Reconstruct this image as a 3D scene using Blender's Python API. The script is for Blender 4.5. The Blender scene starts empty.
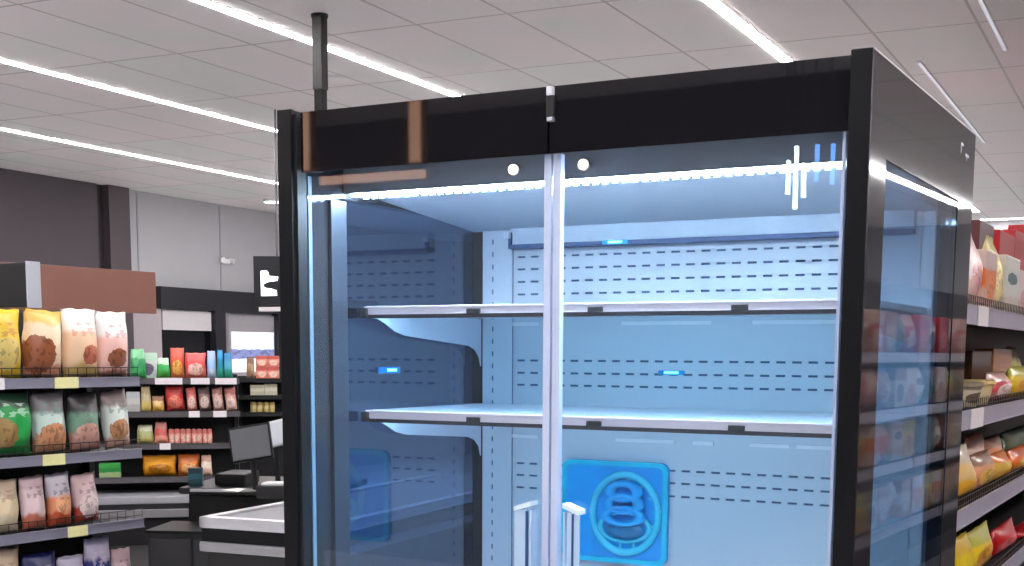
import bpy, bmesh, math, random
from mathutils import Vector, Matrix
random.seed(7)
PI = math.pi
scn = bpy.context.scene
col = scn.collection

# ------------------------------------------------------------------ camera
CX = Vector((0.89813523, 0.43969325, 0.00479208))
CU = Vector((-0.06158097, 0.1149822, 0.99145695))
CW = Vector((-0.43538592, 0.89075751, -0.1303463))
CP = Vector((2.23570508, -3.09151825, 1.4365178))
FOC, PPX, PPY = 1310.49775, 512.0, 526.03942
cam = bpy.data.cameras.new('camera'); camo = bpy.data.objects.new('camera', cam); col.objects.link(camo)
cam.sensor_width = 36; cam.sensor_fit = 'HORIZONTAL'; cam.lens = FOC / 1024 * 36
cam.shift_y = (PPY - 283.0) / 1024
m = Matrix.Identity(4)
for i in range(3):
    m[i][0], m[i][1], m[i][2], m[i][3] = CX[i], CU[i], -CW[i], CP[i]
camo.matrix_world = m
scn.camera = camo

def ray(x, y): return CW + CX * ((x - PPX) / FOC) - CU * ((y - PPY) / FOC)
def on_plane(x, y, P, N):
    d = ray(x, y); t = (P - CP).dot(N) / d.dot(N); return CP + d * t
def at_depth(x, y, d): return CP + ray(x, y) * d

# ------------------------------------------------------------------ materials
MATS = {}
def srgb(c):
    return tuple(((v / 255) / 12.92 if v / 255 <= .04045 else ((v / 255 + .055) / 1.055) ** 2.4) for v in c) + (1,)
def new_mat(name):
    m = bpy.data.materials.new(name); m.use_nodes = True
    n = m.node_tree.nodes; l = m.node_tree.links
    return m, n, l, n['Principled BSDF']
def mat(name, rgb, rough=.5, metal=0, var=.06, scale=25, spec=.5, coat=0):
    if name in MATS: return MATS[name]
    m, n, l, b = new_mat(name)
    tc = n.new('ShaderNodeTexCoord'); no = n.new('ShaderNodeTexNoise'); no.inputs['Scale'].default_value = scale
    l.new(tc.outputs['Object'], no.inputs['Vector'])
    mx = n.new('ShaderNodeMix'); mx.data_type = 'RGBA'
    c = srgb(rgb)
    mx.inputs[6].default_value = tuple(v * (1 - var) for v in c[:3]) + (1,)
    mx.inputs[7].default_value = tuple(min(1, v * (1 + var)) for v in c[:3]) + (1,)
    l.new(no.outputs['Fac'], mx.inputs[0]); l.new(mx.outputs[2], b.inputs['Base Color'])
    b.inputs['Roughness'].default_value = rough; b.inputs['Metallic'].default_value = metal
    b.inputs['Specular IOR Level'].default_value = spec
    b.inputs['Coat Weight'].default_value = coat
    MATS[name] = m; return m
def emit(name, rgb, s):
    if name in MATS: return MATS[name]
    m, n, l, b = new_mat(name)
    b.inputs['Base Color'].default_value = srgb((230, 230, 230))
    b.inputs['Emission Color'].default_value = rgb + (1,); b.inputs['Emission Strength'].default_value = s
    MATS[name] = m; return m
def glass(name, tint, r0=.045, rough=.015, haze=0.0, hazecol=(.7, .8, .9), fmul=1.0):
    m, n, l, b = new_mat(name); n.remove(b); out = n['Material Output']
    lw = n.new('ShaderNodeLayerWeight'); lw.inputs['Blend'].default_value = .5
    pw = n.new('ShaderNodeMath'); pw.operation = 'POWER'; pw.inputs[1].default_value = 5
    ma = n.new('ShaderNodeMath'); ma.operation = 'MULTIPLY_ADD'; ma.inputs[1].default_value = (1 - r0) * fmul; ma.inputs[2].default_value = r0
    l.new(lw.outputs['Facing'], pw.inputs[0]); l.new(pw.outputs[0], ma.inputs[0])
    t = n.new('ShaderNodeBsdfTransparent'); t.inputs['Color'].default_value = tuple(tint) + (1,)
    g = n.new('ShaderNodeBsdfGlossy'); g.inputs['Roughness'].default_value = rough; g.inputs['Color'].default_value = (.95, .97, 1, 1)
    mx = n.new('ShaderNodeMixShader'); l.new(ma.outputs[0], mx.inputs[0])
    if haze:
        d = n.new('ShaderNodeBsdfDiffuse'); d.inputs['Color'].default_value = tuple(hazecol) + (1,)
        m2 = n.new('ShaderNodeMixShader'); m2.inputs[0].default_value = haze
        l.new(t.outputs[0], m2.inputs[1]); l.new(d.outputs[0], m2.inputs[2]); l.new(m2.outputs[0], mx.inputs[1])
    else: l.new(t.outputs[0], mx.inputs[1])
    l.new(g.outputs[0], mx.inputs[2]); l.new(mx.outputs[0], out.inputs['Surface'])
    MATS[name] = m; return m
def pack(name, bot, mid, top, blob=None, text=None, split=(.36, .68), blobpos=(.5, .36, .33, .24), rough=.28):
    """printed packaging: colour bands by height, a picture patch, lines of print"""
    if name in MATS: return MATS[name]
    m, n, l, b = new_mat(name)
    tc = n.new('ShaderNodeTexCoord'); sp = n.new('ShaderNodeSeparateXYZ'); l.new(tc.outputs['Generated'], sp.inputs[0])
    no = n.new('ShaderNodeTexNoise'); no.inputs['Scale'].default_value = 3.2; l.new(tc.outputs['Generated'], no.inputs['Vector'])
    def M(op, a, c=None, d=None):
        q = n.new('ShaderNodeMath'); q.operation = op
        for i, v in enumerate((a, c, d)):
            if v is None: continue
            if isinstance(v, (int, float)): q.inputs[i].default_value = v
            else: l.new(v, q.inputs[i])
        return q.outputs[0]
    z = M('MULTIPLY_ADD', no.outputs['Fac'], .22, M('SUBTRACT', sp.outputs['Z'], .11))
    cr = n.new('ShaderNodeValToRGB'); e = cr.color_ramp.elements
    e[0].position = 0; e[0].color = srgb(bot); e[1].position = 1; e[1].color = srgb(top)
    for p, c in ((split[0] - .03, bot), (split[0] + .03, mid), (split[1] - .03, mid), (split[1] + .03, top)):
        k = e.new(p); k.color = srgb(c)
    l.new(z, cr.inputs[0]); cur = cr.outputs[0]
    def over(c, fac):
        nonlocal cur
        mx = n.new('ShaderNodeMix'); mx.data_type = 'RGBA'; l.new(fac, mx.inputs[0]); l.new(cur, mx.inputs[6])
        mx.inputs[7].default_value = srgb(c); cur = mx.outputs[2]
    if blob:
        bx, bz, rx, rz = blobpos
        dx = M('DIVIDE', M('SUBTRACT', sp.outputs['X'], bx), rx); dz = M('DIVIDE', M('SUBTRACT', sp.outputs['Z'], bz), rz)
        rr = M('ADD', M('MULTIPLY', dx, dx), M('MULTIPLY', dz, dz))
        n2 = n.new('ShaderNodeTexNoise'); n2.inputs['Scale'].default_value = 9; l.new(tc.outputs['Generated'], n2.inputs['Vector'])
        over(blob, M('LESS_THAN', M('MULTIPLY_ADD', n2.outputs['Fac'], 1.1, M('SUBTRACT', rr, .55)), 1.0))
        over(tuple(int(v * .78) for v in blob), M('MULTIPLY', M('LESS_THAN', rr, .8), M('GREATER_THAN', n2.outputs['Fac'], .56)))
    if text:
        n3 = n.new('ShaderNodeTexNoise'); n3.inputs['Scale'].default_value = 1.0
        mp = n.new('ShaderNodeMapping'); mp.inputs['Scale'].default_value = (4, .2, 13); l.new(tc.outputs['Generated'], mp.inputs[0]); l.new(mp.outputs[0], n3.inputs['Vector'])
        band = M('MULTIPLY', M('GREATER_THAN', sp.outputs['Z'], .6), M('LESS_THAN', sp.outputs['Z'], .8))
        side = M('LESS_THAN', M('ABSOLUTE', M('SUBTRACT', sp.outputs['X'], .5)), .33)
        over(text, M('MULTIPLY', M('MULTIPLY', band, side), M('MULTIPLY', M('GREATER_THAN', n3.outputs['Fac'], .53), .55)))
    l.new(cur, b.inputs['Base Color']); b.inputs['Roughness'].default_value = rough
    MATS[name] = m; return m

def ceiling_mat():
    m, n, l, b = new_mat('ceiling_tiles')
    tc = n.new('ShaderNodeTexCoord'); sp = n.new('ShaderNodeSeparateXYZ'); l.new(tc.outputs['Object'], sp.inputs[0])
    def M(op, a, c=None, d=None):
        q = n.new('ShaderNodeMath'); q.operation = op
        for i, v in enumerate((a, c, d)):
            if v is None: continue
            if isinstance(v, (int, float)): q.inputs[i].default_value = v
            else: l.new(v, q.inputs[i])
        return q.outputs[0]
    fx = M('DIVIDE', M('ADD', sp.outputs['X'], 40 * .486 + .09), .486); fy = M('DIVIDE', M('ADD', sp.outputs['Y'], 20 * 1.085 - 1.50), 1.085)
    dx = M('MULTIPLY', M('PINGPONG', fx, .5), .486); dy = M('MULTIPLY', M('PINGPONG', fy, .5), 1.085)
    g = M('MAXIMUM', M('LESS_THAN', dx, .007), M('LESS_THAN', dy, .008))
    cb = n.new('ShaderNodeCombineXYZ'); l.new(M('FLOOR', fx), cb.inputs[0]); l.new(M('FLOOR', fy), cb.inputs[1])
    wn = n.new('ShaderNodeTexWhiteNoise'); l.new(cb.outputs[0], wn.inputs['Vector'])
    no = n.new('ShaderNodeTexNoise'); no.inputs['Scale'].default_value = 1.6; l.new(tc.outputs['Object'], no.inputs['Vector'])
    f = M('MULTIPLY_ADD', no.outputs['Fac'], .7, M('MULTIPLY', wn.outputs['Value'], .3))
    cr = n.new('ShaderNodeValToRGB'); e = cr.color_ramp.elements
    e[0].position = .3; e[0].color = srgb((228, 229, 226)); e[1].position = .7; e[1].color = srgb((240, 229, 231))
    l.new(f, cr.inputs[0])
    mx = n.new('ShaderNodeMix'); mx.data_type = 'RGBA'; l.new(g, mx.inputs[0]); l.new(cr.outputs[0], mx.inputs[6]); mx.inputs[7].default_value = srgb((188, 180, 178))
    l.new(mx.outputs[2], b.inputs['Base Color']); b.inputs['Roughness'].default_value = .6
    return m
def floor_mat():
    m, n, l, b = new_mat('floor_tiles')
    tc = n.new('ShaderNodeTexCoord'); br = n.new('ShaderNodeTexBrick'); l.new(tc.outputs['Object'], br.inputs[0])
    br.offset = 0; br.inputs['Scale'].default_value = 1; br.inputs['Brick Width'].default_value = .6; br.inputs['Row Height'].default_value = .6; br.inputs['Mortar Size'].default_value = .004
    br.inputs[1].default_value = srgb((228, 227, 228)); br.inputs[2].default_value = srgb((224, 223, 224)); br.inputs[3].default_value = srgb((140, 132, 128))
    l.new(br.outputs[0], b.inputs['Base Color']); b.inputs['Roughness'].default_value = .25
    return m

# ------------------------------------------------------------------ mesh helpers
class MB:
    def __init__(s): s.bm = bmesh.new()
    def box(s, x0, x1, y0, y1, z0, z1, bev=0, mi=0, mx=None):
        r = bmesh.ops.create_cube(s.bm, size=1)
        M = Matrix.Translation(((x0 + x1) / 2, (y0 + y1) / 2, (z0 + z1) / 2)) @ Matrix.Diagonal((abs(x1 - x0), abs(y1 - y0), abs(z1 - z0), 1))
        vs = r['verts']; bmesh.ops.transform(s.bm, matrix=M, verts=vs)
        fs = set(f for v in vs for f in v.link_faces)
        if bev:
            es = list(set(e for v in vs for e in v.link_edges))
            rr = bmesh.ops.bevel(s.bm, geom=es, offset=bev, segments=2, profile=.7, affect='EDGES')
            fs = set(f for f in s.bm.faces if f.is_valid and (f in fs)) | set(rr['faces'])
            vs = list(set(v for f in fs if f.is_valid for v in f.verts))
        for f in fs:
            if f.is_valid: f.material_index = mi
        if mx is not None: bmesh.ops.transform(s.bm, matrix=mx, verts=vs)
        return s
    def cyl(s, p0, p1, r0, r1=None, seg=16, mi=0):
        p0 = Vector(p0); p1 = Vector(p1); d = p1 - p0
        r = bmesh.ops.create_cone(s.bm, cap_ends=True, segments=seg, radius1=r0, radius2=r0 if r1 is None else r1, depth=d.length)
        M = Matrix.Translation((p0 + p1) / 2) @ d.to_track_quat('Z', 'Y').to_matrix().to_4x4()
        bmesh.ops.transform(s.bm, matrix=M, verts=r['verts'])
        for f in set(f for v in r['verts'] for f in v.link_faces): f.material_index = mi
        return s
    def prism(s, pts, h, M=None, mi=0):
        """polygon (list of 3d points) extruded by vector h"""
        vs = [s.bm.verts.new(Vector(p)) for p in pts]; f = s.bm.faces.new(vs); f.material_index = mi
        r = bmesh.ops.extrude_face_region(s.bm, geom=[f]); nv = [g for g in r['geom'] if isinstance(g, bmesh.types.BMVert)]
        bmesh.ops.translate(s.bm, verts=nv, vec=Vector(h))
        if M is not None: bmesh.ops.transform(s.bm, matrix=M, verts=vs + nv)
        return s
    def lathe(s, prof, c=(0, 0, 0), seg=20, mi=0):
        rings = []
        for r, z in prof:
            rings.append([s.bm.verts.new((c[0] + r * math.cos(2 * PI * k / seg), c[1] + r * math.sin(2 * PI * k / seg), c[2] + z)) for k in range(seg)])
        for a, b in zip(rings, rings[1:]):
            for k in range(seg):
                f = s.bm.faces.new((a[k], a[(k + 1) % seg], b[(k + 1) % seg], b[k])); f.material_index = mi
        for rg in (rings[0], rings[-1]):
            f = s.bm.faces.new(rg); f.material_index = mi
        return s
    def torus(s, c, R, r, axis='Y', sx=1, sz=1, seg=36, ring=10, mi=0):
        V = []
        for i in range(seg):
            a = 2 * PI * i / seg; row = []
            for j in range(ring):
                b = 2 * PI * j / ring; rr = R + r * math.cos(b)
                row.append(s.bm.verts.new((c[0] + rr * math.cos(a) * sx, c[1] + r * math.sin(b), c[2] + rr * math.sin(a) * sz)))
            V.append(row)
        for i in range(seg):
            for j in range(ring):
                f = s.bm.faces.new((V[i][j], V[(i + 1) % seg][j], V[(i + 1) % seg][(j + 1) % ring], V[i][(j + 1) % ring])); f.material_index = mi; f.smooth = True
        return s
    def build(s, name, mats, parent=None, smooth=False):
        bmesh.ops.recalc_face_normals(s.bm, faces=s.bm.faces)
        if smooth:
            for f in s.bm.faces: f.smooth = True
        me = bpy.data.meshes.new(name); s.bm.to_mesh(me); s.bm.free()
        for m in (mats if isinstance(mats, (list, tuple)) else [mats]): me.materials.append(m)
        o = bpy.data.objects.new(name, me); col.objects.link(o)
        if parent: o.parent = parent
        return o
def tag(o, label=None, cat=None, group=None, kind=None):
    for k, v in (('label', label), ('category', cat), ('group', group), ('kind', kind)):
        if v: o[k] = v
    return o
def empty(name, loc, rz, label, cat, group=None):
    o = bpy.data.objects.new(name, None); o.empty_display_size = .1; col.objects.link(o)
    o.location = loc; o.rotation_euler = (0, 0, rz); tag(o, label, cat, group); return o
def struct(name, mb, m): return tag(mb.build(name, m), kind='structure')

M_black = mat('black_gloss_plastic', (20, 19, 22), .03, 0, .05)
M_blackm = mat('black_matte', (15, 15, 17), .55)
M_postblk = mat('black_painted_profile', (18, 18, 20), .4, 0, .05, 25, .15)
M_white = mat('white_enamel', (222, 228, 236), .35, 0, .03)
M_alum = mat('satin_aluminium', (196, 196, 204), .35, .6, .04)
M_rail = mat('shelf_rail_silver', (214, 208, 218), .3, .15, .05)
M_grey = mat('grey_shelf_metal', (140, 138, 154), .42, .3, .1, 8)
M_dark = mat('dark_shelf_metal', (27, 26, 29), .5, .2, .1)
M_tag = mat('pale_yellow_card', (226, 220, 160), .6, 0, .08, 60)
M_tagw = mat('white_card', (226, 218, 222), .6, 0, .1, 60)

# ------------------------------------------------------------------ room shell
XL, XR, YF, YN, ZC = -6.85, 5.6, 13.45, -4.45, 3.0
struct('floor', MB().box(XL - .2, XR + .2, YN - .2, YF + .2, -.1, 0), floor_mat())
struct('ceiling', MB().box(XL - .2, XR + .2, YN - .2, YF + .2, ZC, ZC + .1), ceiling_mat())
M_wall = mat('pale_grey_wall_panel', (166, 166, 170), .6, 0, .05, 3)
M_seam = mat('wall_seam_grey', (150, 146, 150), .6)
struct('wall_left', MB().box(XL - .15, XL, YN, YF, 0, ZC), M_wall)
struct('wall_far', MB().box(XL, XR, YF, YF + .15, 0, ZC), M_wall)
struct('wall_right', MB().box(XR, XR + .15, YN, YF, 0, ZC), M_wall)
struct('wall_near', MB().box(XL, XR, YN - .15, YN, 0, ZC), mat('plum_grey_near_wall', (58, 50, 56), .7))
sm = MB()
for y in (7.08, 8.35, 9.35, 10.6): sm.box(XL, XL + .006, y, y + .02, 2.1, 2.98)
struct('trim_1', sm, M_seam)
M_plum = mat('plum_brown_cladding', (62, 53, 60), .6, 0, .08, 4)
M_plumshade = mat('plum_brown_recess_shade', (36, 31, 35), .7)  # recess shade put into a darker copy of the cladding colour
struct('trim_2', MB().box(XL, XL + .05, YN, 6.50, 1.2, ZC - .002), M_plum)
struct('trim_3', MB().box(XL, XL + .02, 6.50, 6.60, 1.2, ZC - .002), M_plumshade)
struct('trim_4', MB().box(XL, XL + .10, 6.60, 6.88, 1.2, ZC - .002, .004), mat('plum_brown_column', (68, 58, 63), .55, 0, .06, 4))
M_frame = mat('black_shopfront_frame', (30, 29, 35), .4)
struct('trim_5', MB().box(XL, XL + .09, 7.3, 11.4, 1.87, 2.09, .004), M_frame)
# shopfront glazing under the black band
M_night = mat('night_glass', (10, 10, 14), .08, 0, .02)
M_gframe = mat('grey_window_frame', (132, 128, 132), .45, .2)
w = MB().box(XL, XL + .02, 7.36, 8.15, .1, 1.86)
struct('window_1', w, M_night)
struct('trim_6', MB().box(XL, XL + .05, 7.36, 8.12, 1.66, 1.86, .003), mat('pale_blind_box', (190, 186, 188), .6))
struct('trim_7', MB().box(XL, XL + .10, 8.13, 8.30, .05, 1.87, .004), M_frame)
struct('trim_8', MB().box(XL, XL + .06, 8.30, 8.40, .05, 1.87, .004), M_gframe)
struct('trim_9', MB().box(XL, XL + .05, 6.89, 7.34, .05, 1.87, .004), mat('pale_column_face', (158, 148, 152), .55))
struct('door_1', MB().box(XL, XL + .03, 8.40, 9.25, .05, 1.85), mat('grey_door_panel', (150, 146, 150), .5))
struct('trim_10', MB().box(XL, XL + .09, 9.25, 9.60, .05, 1.87, .004), M_frame)
pm = MB().box(XL + .03, XL + .045, 8.47, 9.22, 1.22, 1.66)
o = pm.build('poster_sign', pack('poster_print', (236, 234, 242), (214, 222, 240), (244, 246, 250), (120, 128, 176), None, (.3, .9), (.5, .45, .9, .14)))
pb = o.data.materials[0].node_tree; pb.links.new(pb.nodes['Principled BSDF'].inputs['Base Color'].links[0].from_socket, pb.nodes['Principled BSDF'].inputs['Emission Color']); pb.nodes['Principled BSDF'].inputs['Emission Strength'].default_value = .45
tag(o, 'white and pale blue backlit poster on the grey door panel at the far left wall', 'poster')

# ------------------------------------------------------------------ ceiling lamps
M_lamp = emit('lamp_white', (1.0, .975, .97), 48.0)
M_lampcase = mat('lamp_housing_white', (225, 225, 228), .4)
def lamp(x, y0, y1, label, wd=.062):
    r = empty('linear_lamp', (x, (y0 + y1) / 2, ZC), 0, label, 'lamp', 'linear ceiling lamps')
    L = (y1 - y0) / 2
    MB().box(-wd / 2, wd / 2, -L, L, -.004, 0, .001).build('housing', M_lampcase, r)
    MB().box(-wd / 2 + .003, wd / 2 - .003, -L + .005, L - .005, -.0065, -.004, .001).build('diffuser', M_lamp, r)
lamp(-1.715, -3.6, 9.5, 'bright linear ceiling lamp passing behind the black ceiling pole')
lamp(-3.485, -3.6, 9.5, 'bright linear ceiling lamp running between the pole lamp and the lamp nearest the left wall')
lamp(-5.22, -3.6, 9.5, 'bright linear ceiling lamp nearest the dark cladding on the left wall')
lamp(.35, -4.0, 12.3, 'bright linear ceiling lamp above the right glass door of the refrigerator')
lamp(2.2, -4.3, 1.5, 'linear ceiling lamp over the aisle right of the refrigerator')
lamp(4.05, -4.0, 11.6, 'linear ceiling lamp mirrored in the refrigerator side panel', .09)
r = empty('linear_lamp', (.55, 13.2, ZC), 0, 'short bright lamp across the far end above the right-hand gondola', 'lamp', 'linear ceiling lamps')
MB().box(-.9, 1.8, -.03, .03, -.004, 0, .001).build('housing', M_lampcase, r)
MB().box(-.89, 1.79, -.027, .027, -.0065, -.004, .001).build('diffuser', M_lamp, r)
M_stripglow = emit('strip_added_glow', (.82, .84, 1.0), .3)  # unlit strips: the faint glow stands in for reflected light
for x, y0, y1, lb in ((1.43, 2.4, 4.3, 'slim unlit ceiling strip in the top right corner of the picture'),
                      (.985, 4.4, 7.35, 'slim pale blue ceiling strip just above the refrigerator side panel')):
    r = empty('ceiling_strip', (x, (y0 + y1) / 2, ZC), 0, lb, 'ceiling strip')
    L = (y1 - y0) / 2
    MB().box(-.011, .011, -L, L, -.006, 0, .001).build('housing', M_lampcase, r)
    MB().box(-.008, .008, -L + .01, L - .01, -.009, -.006).build('diffuser', M_stripglow, r)
r = empty('downlight', (-6.05, 8.2, ZC), 0, 'small round downlight in the ceiling near the far left wall', 'lamp')
MB().cyl((0, 0, -.03), (0, 0, 0), .09, seg=24).build('rim', M_lampcase, r)
MB().cyl((0, 0, -.036), (0, 0, -.03), .075, seg=24).build('bulb_face', emit('downlight_glow', (1, .96, .9), 6), r)

# black ceiling pole
r = empty('ceiling_pole', (-1.375, 2.227, 0), 0, 'black square pole rising to the ceiling behind the refrigerator', 'pole')
MB().box(-.022, .022, -.022, .022, .01, ZC - .012, .003).build('pole_shaft', M_postblk, r)
MB().box(-.026, .026, -.026, .026, 2.66, ZC - .012, .003).build('ceiling_socket', mat('pole_socket_black', (26, 24, 27), .5), r)
MB().cyl((0, 0, ZC - .014), (0, 0, ZC - .0005), .04, seg=20).build('ceiling_plate', M_blackm, r)
MB().cyl((0, 0, 0), (0, 0, .012), .09, seg=24).build('base_plate', M_blackm, r)

# ------------------------------------------------------------------ refrigerator
TH = math.radians(-2.6)
W, D, H, T = 1.637, 1.293, 2.10, .046
fr = empty('display_refrigerator', (0, 0, 0), TH, 'large empty black refrigerator with two glass doors and blue lit interior', 'refrigerator')
M_fpanel = mat('refrigerator_black_panel', (46, 45, 49), .05, 0, .05)
M_inner = mat('refrigerator_white_liner', (205, 214, 224), .4, 0, .02)
M_innerg = mat('refrigerator_grey_fascia', (150, 152, 158), .4, .3, .04)
G_door = glass('door_glass', (.97, .985, 1.0), .03, .012, .012, (.6, .75, .9))
G_end = glass('end_glass', (.66, .74, .82), .04, .012, fmul=.85)
G_endl = glass('end_glass_left', (.32, .46, .68), .14, .012)
Wy0, Wy1, Wz0, Wz1 = .155, 1.06, .45, 1.885
def ring_panel(x0, x1, flip):
    b = MB()
    b.box(x0, x1, 0, Wy0, 0, H); b.box(x0, x1, Wy1, D, 0, H); b.box(x0, x1, Wy0, Wy1, 0, Wz0); b.box(x0, x1, Wy0, Wy1, Wz1, H)
    return b
for nm, x0, x1 in (('L', 0, T), ('R', W - T, W)):
    pnl = ring_panel(x0, x1, 0).build('end_panel', M_fpanel, fr)
    xo = x0 + .039 if nm == 'L' else x1 - .008
    if nm == 'L': MB().box(x1, x1 + .010, .002, .043, .28, 2.09, .001).build('inner_return', M_blackm, pnl)
    MB().box(*((x1, .080) if nm == 'L' else (W - .080, x0)), .985, 1.0, .34, 1.85).build('corner_filler', M_blackm if nm == 'L' else M_white, pnl)
    if nm == 'R': MB().box(W - .060, W - .048, 1.021, 1.09, .34, 1.88).build('rear_tint_plate', mat('rear_tint_blue_grey', (120, 150, 185), .4), pnl)  # added plate, blue interior light put into its colour
    MB().box(xo, xo + .006, Wy0 - .0, Wy1, Wz0, Wz1).build('end_glass', G_endl if nm == 'L' else G_end, pnl)
    MB().box(x0 - .001, x1 + .001, -.012, .0, 0, H + .002, .002).build('front_profile', M_postblk, pnl)
    xi = x1 if nm == 'L' else x0 - .012
    MB().box(xi, xi + .012, Wy0, Wy0 + .075, .35, 1.875, .002).build('inner_trim', mat('inner_trim_grey', (42, 48, 60), .5, .05), pnl)
    xk = x1 if nm == 'L' else x0 - .006
    MB().box(xk + (.0 if nm == 'L' else .002), xk + (.004 if nm == 'L' else .006), .058, .074, .3, 1.93).build('door_seal', mat('pale_door_seal', (112, 132, 150), .5), pnl)
M_pg = mat('pale_grey_print', (170, 168, 172), .5)        # small pale marks near the top rear of the right side
MB().prism([(W, 1.06, 2.02), (W, 1.07, 2.02), (W, 1.07, 2.042), (W, 1.10, 2.042), (W, 1.10, 2.05), (W, 1.06, 2.05)], (.001, 0, 0)).build('side_mark', M_pg, fr)
MB().prism([(W, 1.15, 2.008), (W, 1.158, 2.008), (W, 1.158, 2.02), (W, 1.19, 2.02), (W, 1.19, 2.028), (W, 1.135, 2.028), (W, 1.135, 2.02), (W, 1.15, 2.02)], (.001, 0, 0)).build('side_mark', M_pg, fr)
MB().box(W - T, W + .002, -.008, D, H, H + .004, .001).build('top_trim', mat('top_trim_pale', (190, 186, 192), .3, .4), fr)
MB().box(T, W - T, .06, D, 2.06, 2.09, .003).build('roof', M_blackm, fr)
MB().box(T, W - T, 1.10, D, 0, 2.058).build('rear_housing', M_blackm, fr)
MB().box(T, W - T, .06, 1.10, .0, .30).build('base', M_blackm, fr)
kp = MB().box(T, W - T, .03, .06, .02, .28, .004)
kp.build('kick_plate', mat('kick_plate_grey', (60, 60, 64), .4, .3), fr)
MB().box(T, W - T, .10, 1.0, .30, .34, .003).build('floor_deck', M_white, fr)

def slotted(xs, zs, holes, y, th):
    bm = bmesh.new(); V = [[bm.verts.new((a, y, c)) for c in zs] for a in xs]
    for i in range(len(xs) - 1):
        for j in range(len(zs) - 1):
            if (i, j) in holes: continue
            bm.faces.new((V[i][j], V[i + 1][j], V[i + 1][j + 1], V[i][j + 1]))
    r = bmesh.ops.extrude_face_region(bm, geom=list(bm.faces))
    bmesh.ops.translate(bm, verts=[g for g in r['geom'] if isinstance(g, bmesh.types.BMVert)], vec=(0, th, 0))
    b = MB(); b.bm.free(); b.bm = bm; return b
# perforated back panel: true slots cut out of the sheet, dark plenum behind
def back_panel():
    rows = [1.762, 1.721, 1.679, 1.637, 1.414, 1.372, 1.331, 1.061, 1.02, .977, .62, .58, .54]
    xs = [T]; holes = []
    x = .212
    while x < 1.53:
        xs += [x, x + .030]; holes.append(len(xs) - 2); x += .0508
    xs.append(W - T)
    zs = [.34]; hz = []
    for z in sorted(rows):
        zs += [z - .0035, z + .0035]; hz.append(len(zs) - 2)
    zs.append(1.90)
    bm = bmesh.new(); V = [[bm.verts.new((a, 1.0, c)) for c in zs] for a in xs]
    for i in range(len(xs) - 1):
        for j in range(len(zs) - 1):
            if i in holes and j in hz: continue
            bm.faces.new((V[i][j], V[i + 1][j], V[i + 1][j + 1], V[i][j + 1]))
    r = bmesh.ops.extrude_face_region(bm, geom=list(bm.faces))
    bmesh.ops.translate(bm, verts=[g for g in r['geom'] if isinstance(g, bmesh.types.BMVert)], vec=(0, .004, 0))
    b = MB(); b.bm.free(); b.bm = bm; return b
bp = back_panel().build('back_panel', M_inner, fr)
MB().box(T, W - T, 1.0085, 1.02, .34, 1.9).build('plenum', mat('plenum_blue_grey', (84, 108, 142), .7), bp)
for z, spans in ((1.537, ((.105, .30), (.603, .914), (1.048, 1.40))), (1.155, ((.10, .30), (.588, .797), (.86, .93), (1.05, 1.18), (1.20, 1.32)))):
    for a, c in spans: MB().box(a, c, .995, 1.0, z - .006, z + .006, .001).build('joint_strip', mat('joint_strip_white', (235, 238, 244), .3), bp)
for x0 in (.084, W - .200):
    zs = [.34]; hs = set()
    for k in range(34): zs += [.42 + k * .042, .437 + k * .042]; hs.add((1, len(zs) - 2))
    zs.append(1.86)
    u_ = slotted([x0, x0 + .036, x0 + .043, x0 + .116], zs, hs if x0 < 1 else set(), .985, .003).build('upright_rail', M_inner, fr)
    MB().box(x0 + .004, x0 + .112, .9885, 1.0, .36, 1.84).build('rail_core', mat('rail_core_blue', (90, 112, 150), .6), u_)
# canopy: grey fascia in front, white underside sloping gently to the back wall
cp = MB().prism([(T, .24, 1.916), (T, 1.0, 1.850), (T, 1.0, 2.055), (T, .24, 2.055)], (W - 2 * T, 0, 0))
can = cp.build('canopy', M_inner, fr)
MB().box(T, W - T, .232, .24, 1.8985, 2.055, .002).build('fascia', M_innerg, can)
M_ledw = emit('led_core', (.60, .81, 1.0), 195.0)
led = MB().box(.066, W - T - .02, .243, .268, 1.892, 1.902, .002).build('led_tube', M_ledw, fr)
tt = MB()
for k in range(52): tt.box(.09 + k * .0286, .104 + k * .0286, .272, .284, 1.886, 1.917)
tt.build('air_curtain_grille', mat('air_curtain_blue_grey', (120, 140, 170), .5), can)
for x in (.622, .832):  # warm reflections in the door glass, built as small glowing discs
    q = MB().cyl((x, .218, 1.932), (x, .232, 1.932), .016, seg=24).build('spot_reflection', M_alum, fr)
    MB().cyl((x, .212, 1.932), (x, .218, 1.932), .0135, seg=24).build('spot_glint', emit('warm_glint', (1.0, .80, .5), 2.2), q)
# air duct along the top of the back wall with an upturned dark lip
ad = MB().box(.205, W - .10, .955, 1.0, 1.80, 1.855, .004).build('air_duct', mat('air_duct_white', (196, 208, 222), .4), fr)
MB().box(.205, W - .10, .945, 1.0, 1.786, 1.80, .002).box(.205, .216, .945, 1.0, 1.80, 1.84, .002).build('duct_lip', mat('duct_lip_dark_blue', (28, 58, 100), .4), ad)
MB().box(.196, .216, .93, .945, 1.82, 1.84, .002).build('lip_screw', M_white, ad)
M_sled = emit('shelf_led', (.34, .72, 1.0), 36.0)
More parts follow.
